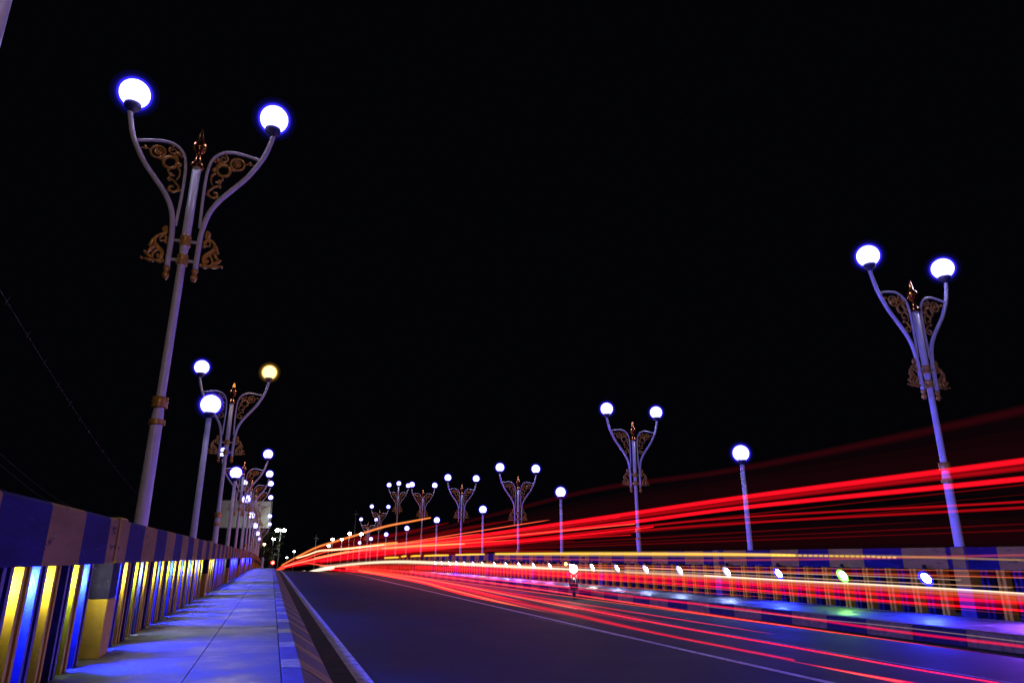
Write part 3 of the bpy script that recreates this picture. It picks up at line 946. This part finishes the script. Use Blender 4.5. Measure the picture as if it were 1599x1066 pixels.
for k in range(14):
    v = rt.uniform(0, 1)
    xe = rt.choice((1720, 1720, 1500, 1380))
    sl = .012 + .082 * v
    y0 = 878 + 8 * v
    fan.append((rt.choice(('red', 'red', 'hot', 'orange')), rt.choice((.12, .2, .3)), [(x, y0 + sl * (x - 700), (.1 if x == xe else rt.uniform(.6, 1.1))) for x in [xe] + [q for q in (1600, 1400, 1200, 1000, 850, 700) if q < xe - 60]]))
trail('many hair-thin red and orange trails in front of the right balusters', TC, fan, 7.4)
fan = []
for k in range(6):
    v = (k + rt.uniform(0, .8)) / 6
    y7, y15 = 846 + 14 * v, 752 + 88 * v
    xe = rt.choice((1720, 1720, 1450))
    fan.append(('red', rt.choice((.04, .07, .12)), [(x, y7 + (y15 - y7) * (x - 760) / 839, (.1 if x == xe else rt.uniform(.7, 1.6))) for x in [xe] + [q for q in (1600, 1400, 1200, 1000, 860, 760) if q < xe - 60]]))
trail('several hair-thin dim red trails between the bright high pair and the railing', TC, fan, 5.8)
trail('thin white streak of light along the right kerb face', TC, [
    ('cream', .16, [(1720, 1020, 1), (1599, 1002, 1), (1400, 978, 1), (1240, 962, .9), (1100, 946, .8)])], 9.6)
trail('white glints of far headlights at the end of the road', TC, [
    ('white', 1.4, [(520, 886, 3), (505, 888, 3.4), (490, 891, 2.6), (480, 893, 1.4)]),
    ('white', 1.2, [(476, 891.5, 1.6), (472, 892.5, 2.0), (469, 893, 1.4)]),
    ('hot', 1.0, [(452, 891, 1.2), (449, 891.5, 1.6), (446, 891.5, 1.2)]),
    ('hot', 1.0, [(444, 887, 1.4), (432, 889.5, 2.4), (428, 890, 1.4)]),
    ('hot', .8, [(560, 884, 1.4), (510, 883, 1.6), (470, 878, 1.4), (445, 883, 1.4), (436, 887, 1.2)])], 4.0)

# ---------------------------------------------------------------- motorcycle waiting by the right kerb
def motorcycle(x, y, rz):
    zg = road_z(x, y)
    t = thing('motorcycle', 'dark motorcycle with its headlight on, stopped at the right kerb', 'motorcycle', (x, y, zg), rz)
    # faces -Y
    for yy in (-.62, .62):
        bm = bmesh.new()
        n = 24
        tube(bm, [(0, yy + .24 * math.cos(2 * PI * i / n), .29 + .24 * math.sin(2 * PI * i / n)) for i in range(n)], .05, 8, closed=True)
        w = obj('wheel', bm, M['rubber'], t, True)
        bm = bmesh.new()
        for k in range(6):
            a = k * PI / 3
            tube(bm, [(0, yy, .29), (0, yy + .2 * math.cos(a), .29 + .2 * math.sin(a))], .012, 5)
        obj('spokes', bm, M['steel'], w)
    bm = bmesh.new()
    tube(bm, smooth_path([(0, -.42, .80), (0, -.30, .55), (0, 0, .40), (0, .35, .52), (0, .78, .68)], 4), [.10, .12, .13, .14, .15, .15, .15, .15, .15, .15, .14, .14, .13, .12, .12, .11, .08], 10)
    obj('body', bm, M['red_body'], t, True)
    bm = bmesh.new()
    tube(bm, smooth_path([(0, -.08, .74), (0, .2, .76), (0, .5, .80), (0, .75, .80)], 3), [.06, .10, .12, .13, .13, .13, .12, .11, .10, .06], 8)
    obj('seat', bm, M['black'], t, True)
    bm = bmesh.new()
    for s in (-1, 1):
        tube(bm, [(s * .08, -.62, .29), (s * .08, -.42, .86)], .025, 6)
    obj('fork', bm, M['black'], t, True)
    bm = bmesh.new()
    tube(bm, smooth_path([(-.36, -.30, 1.02), (-.2, -.38, 1.0), (0, -.42, .95), (.2, -.38, 1.0), (.36, -.30, 1.02)], 3), .018, 6)
    hb = obj('handlebar', bm, M['black'], t, True)
    bm = bmesh.new()
    for s in (-1, 1):
        ball(bm, (s * .33, -.33, 1.22), .07, 8, 6, (1, .3, .7))
        tube(bm, [(s * .30, -.32, 1.02), (s * .33, -.33, 1.2)], .008, 5)
    obj('mirrors', bm, M['black'], hb, True)
    bm = bmesh.new()
    ball(bm, (0, -.50, .90), .12, 12, 8, (1, .8, 1))
    hd = obj('headlight', bm, M['black'], t, True)
    bm = bmesh.new()
    ball(bm, (0, -.565, .90), .12, 12, 8, (1, .45, 1))
    obj('lens', bm, emit('headlight_beam', (1, .93, .82), 60), hd, True)
    bm = bmesh.new()
    ball(bm, (-.24, -.46, 1.04), .05, 10, 6)
    ln = obj('turn_signal', bm, emit('turn_signal_light', (1, .42, .06), 14), t, True)
    bm = bmesh.new()
    prof = [(-.42, .50, .10), (-.44, .62, .21), (-.42, .80, .24), (-.38, .96, .17)]
    for off in (0, .03):
        rows = [[bm.verts.new((w * math.sin(a), y + off + .10 * (1 - math.cos(a)), z)) for a in [(-1 + k / 4) * 1.2 for k in range(9)]] for y, z, w in prof]
        for a, b in zip(rows, rows[1:]):
            for k in range(8):
                bm.faces.new((a[k], a[k + 1], b[k + 1], b[k]))
    obj('leg_shield', bm, M['red_body'], t, True)
    bm = bmesh.new()
    tube(bm, [(.12, -.1, .3), (.14, .3, .3), (.14, .75, .36)], [.03, .045, .05], 8)
    obj('exhaust', bm, M['steel'], t, True)
    bm = bmesh.new()
    n = 8
    tube(bm, [(0, -.62 + .31 * math.cos(a), .29 + .31 * math.sin(a)) for a in [PI * (.15 + .7 * i / n) for i in range(n + 1)]], .06, 6)
    obj('mudguard', bm, M['red_body'], t, True)
    return t
motorcycle(9.28, 21.4, math.radians(-23))

# ---------------------------------------------------------------- far end: billboard, tree, street lights, signal
def street_light(px, py, Y, heads, label, col=(.9, 1.0, .85), s=26, r=.2):
    p = on_y(px, py, Y)
    zg = -2.4
    t = thing('far_street_light', label, 'street light', (p.x, Y, zg), 0, 'street lights beyond the bridge')
    bm = bmesh.new()
    H = p.z - zg
    w = .55 if heads == 2 else .0
    tube(bm, [(0, 0, 0), (0, 0, H + .1)], [.1, .06], 8)
    if heads == 2:
        tube(bm, [(-w, 0, H + .12), (0, 0, H + .16), (w, 0, H + .12)], .04, 6)
    obj('pole', bm, M['steel'], t)
    for xo in ((-w, w) if heads == 2 else (0,)):
        bm = bmesh.new()
        box(bm, (xo - .28, -.16, H + .02), (xo + .28, .16, H + .12), bev=.03)
        hd = obj('lamp_head', bm, M['steel'], t)
        bm = bmesh.new()
        ball(bm, (xo, -.05, H - .06), r, 10, 6, (1.2, 1, .8))
        obj('lens', bm, emit('street_light_lens', col, s), hd, True)
    return t
street_light(438.5, 827, 126, 2, 'twin headed greenish white street light, tallest beyond the bridge end', s=150, r=0.28)
street_light(427, 840.5, 124, 1, 'greenish white street light just above the tree', s=120, r=0.25)
street_light(459.5, 860, 140, 1, 'small white street light right of the tree', s=18, r=0.20)
street_light(448, 869.5, 150, 1, 'smallest white street light low between tree and trails', s=16, r=0.17)
street_light(413, 849, 128, 1, 'warm street light in front of the tree on its left', col=(1, .75, .4), s=30, r=0.22)
street_light(546, 832, 116, 1, 'white street light behind the far right lamps', col=(.85, .9, 1), s=40, r=0.26)
street_light(564, 833, 118, 1, 'second white street light behind the far right lamps', col=(.85, .9, 1), s=40, r=0.26)
street_light(519.5, 841, 120, 1, 'warm white street light over the red sheaf', col=(1, .85, .7), s=30, r=0.24)
street_light(513.5, 851, 122, 1, 'lower warm white street light over the red sheaf', col=(1, .8, .65), s=30, r=0.24)
street_light(534, 841, 121, 1, 'warm street light on the orange trail', col=(1, .85, .6), s=30, r=0.22)

p0 = on_y(352, 823, 131)
p1 = on_y(425, 783, 131)
bt = thing('billboard', 'blank pale billboard behind the left row of lamp posts', 'billboard', (p0.x - 1.2, 131, -4), 0)
wdt, zb0, zb1 = p1.x - p0.x + 1.2, p0.z + 4, p1.z + 4
bm = bmesh.new(); box(bm, (0, -.1, zb0), (wdt, .1, zb1), bev=.02); obj('board', bm, M['panel'], bt)
bm = bmesh.new()
for a in (0, wdt):
    box(bm, (a - .12, -.14, zb0 - .12), (a + .12, .14, zb1 + .12))
box(bm, (0.12, -.14, zb1), (wdt - .12, .14, zb1 + .12)); box(bm, (.12, -.14, zb0 - .12), (wdt - .12, .14, zb0))
obj('frame', bm, M['concrete'], bt)
for a in (.2, .5, .8):
    bm = bmesh.new(); box(bm, (wdt * a - .2, .16, 0), (wdt * a + .2, .5, zb1 - .4)); obj('support', bm, M['steel'], bt)

def tree(x, y, z0, h, r, label):
    t = thing('roadside_tree', label, 'tree', (x, y, z0))
    bm = bmesh.new()
    tube(bm, smooth_path([(0, 0, 0), (.1, 0, h * .25), (-.05, .1, h * .5), (.1, 0, h * .85)], 3), [.28, .26, .24, .22, .2, .18, .15, .12, .09, .05], 8)
    for k in range(9):
        a = k * 2.4
        z = h * (.3 + .06 * k)
        tube(bm, smooth_path([(0, 0, z), (math.cos(a) * r * .4, math.sin(a) * r * .4, z + h * .1), (math.cos(a) * r * .85, math.sin(a) * r * .85, z + h * .16)], 3), [.1, .09, .08, .06, .05, .04, .02], 5)
    obj('trunk', bm, M['bark'], t, True)
    bm = bmesh.new()
    rnd = random.Random(5)
    clumps = []
    for k in range(46):
        a, u = rnd.uniform(0, 2 * PI), rnd.uniform(-1, 1)
        rr = r * (1 - .35 * abs(u)) * rnd.uniform(.35, 1.0)
        clumps.append((Vector((math.cos(a) * rr, math.sin(a) * rr, h * .62 + u * h * .36)), rnd.uniform(.25, .55)))
    for c, cr in clumps:
        for k in range(70):
            d = Vector((rnd.gauss(0, 1), rnd.gauss(0, 1), rnd.gauss(0, 1))).normalized() * cr * rnd.uniform(.4, 1.05)
            p = c + d
            n = Vector((rnd.gauss(0, 1), rnd.gauss(0, 1), rnd.gauss(.6, 1))).normalized()
            s = n.orthogonal().normalized() * rnd.uniform(.06, .12)
            q = n.cross(s).normalized() * rnd.uniform(.04, .08)
            bm.faces.new([bm.verts.new(p + s), bm.verts.new(p + q), bm.verts.new(p - s), bm.verts.new(p - q)])
    obj('crown', bm, M['leaf'], t)
    return t
pt = on_y(420, 866, 121)
tree(pt.x, 121, -2.4, 7.2, 2.3, 'dark leafy tree lit green by street light at the end of the pavement')
pt = on_y(408, 872, 119)
tree(pt.x - .6, 119, -2.4, 4.6, 1.6, 'smaller dark bush-like tree left of the lit one, behind the railing end')

ps = on_y(426, 878, 116)
t = thing('traffic_signal', 'red traffic signal glowing at the end of the pavement', 'traffic light', (ps.x, 116, -2.3))
bm = bmesh.new(); tube(bm, [(0, 0, 0), (0, 0, ps.z + 2.3 - .4)], .07, 8); obj('pole', bm, M['steel'], t)
bm = bmesh.new(); box(bm, (-.2, -.12, ps.z + 1.35), (.2, .12, ps.z + 2.65), bev=.03); hs = obj('housing', bm, M['black'], t)
bm = bmesh.new(); ball(bm, (0, -.14, ps.z + 2.3), .24, 12, 8, (1, .4, 1)); obj('red_lens', bm, emit('signal_red', (1, .03, .02), 30), hs, True)
bm = bmesh.new(); ball(bm, (0, -.12, ps.z + 1.7), .15, 12, 8, (1, .4, 1)); obj('dark_lens', bm, M['black'], hs, True)

# pale bollard at the far end of the pavement
pb = on_y(408.5, 889, 58)
bm = bmesh.new()
lathe(bm, [(.14, 0), (.14, .05), (.10, .08), (.085, .55), (.11, .6), (.10, .7), (.05, .78), (.01, .80)], sides=14)
o = obj('bollard', bm, M['skin_cloth'], None, True)
o.location = (pb.x, 58, dip(58) + .002)
tag(o, 'small pale bollard at the far end of the blue pavement', 'bollard')

# dark thin poles far away over the trails
for px, py, lab in ((494, 838, 'thin dark unlit pole far beyond the trails, in front of the night sky'), (556, 800, 'thin dark mast beside the far right double lamp')):
    p = on_y(px, py, 128)
    bm = bmesh.new()
    lathe(bm, [(.12, 0), (.1, .3), (.05, p.z + 3), (.03, p.z + 3.4)], sides=8)
    box(bm, (-.4, -.03, p.z + 2.7), (.4, .03, p.z + 2.78))
    o = obj('mast', bm, M['steel'])
    o.location = (p.x, 128, -3)
    tag(o, lab, 'mast')

# ---------------------------------------------------------------- overhead wires left of the bridge
def wire(a, b, label, clips=0, r=.004):
    A, B = Vector(a), Vector(b)
    t = thing('overhead_wire', label, 'wire', A, 0, 'wires beside the bridge')
    bm = bmesh.new()
    n = 24
    pts = []
    for i in range(n + 1):
        u = i / n
        p = A.lerp(B, u) - A
        p.z -= 4 * .35 * u * (1 - u)
        pts.append(p)
    tube(bm, pts, r, 5)
    obj('cable', bm, M['cable'], t)
    for k in range(clips):
        u = .08 + .05 * k
        p = A.lerp(B, u) - A
        p.z -= 4 * .35 * u * (1 - u)
        bm = bmesh.new()
        tube(bm, [p + Vector((-.02, 0, -.05)), p + Vector((.0, 0, .05)), p + Vector((.03, 0, .09))], .005, 5)
        obj('clip', bm, M['cable'], t)
def far_pt(px, py, d):
    a, b, c = _ray(px, py)
    v = Vector((a, b, 0))
    s = d / v.length
    return Vector((a * s, b * s, c * s + EYE))
wire(far_pt(-60, 352, 11), far_pt(225, 780, 42), 'faint wire with small clips crossing the dark sky left of the tallest lamp', 12)
wire(far_pt(-60, 650, 14), far_pt(150, 803, 40), 'upper of the faint wires just above the left railing')
wire(far_pt(-60, 668, 14.5), far_pt(130, 800, 40), 'middle of the faint wires just above the left railing')
wire(far_pt(-60, 712, 15), far_pt(90, 790, 40), 'lowest of the faint wires just above the left railing')
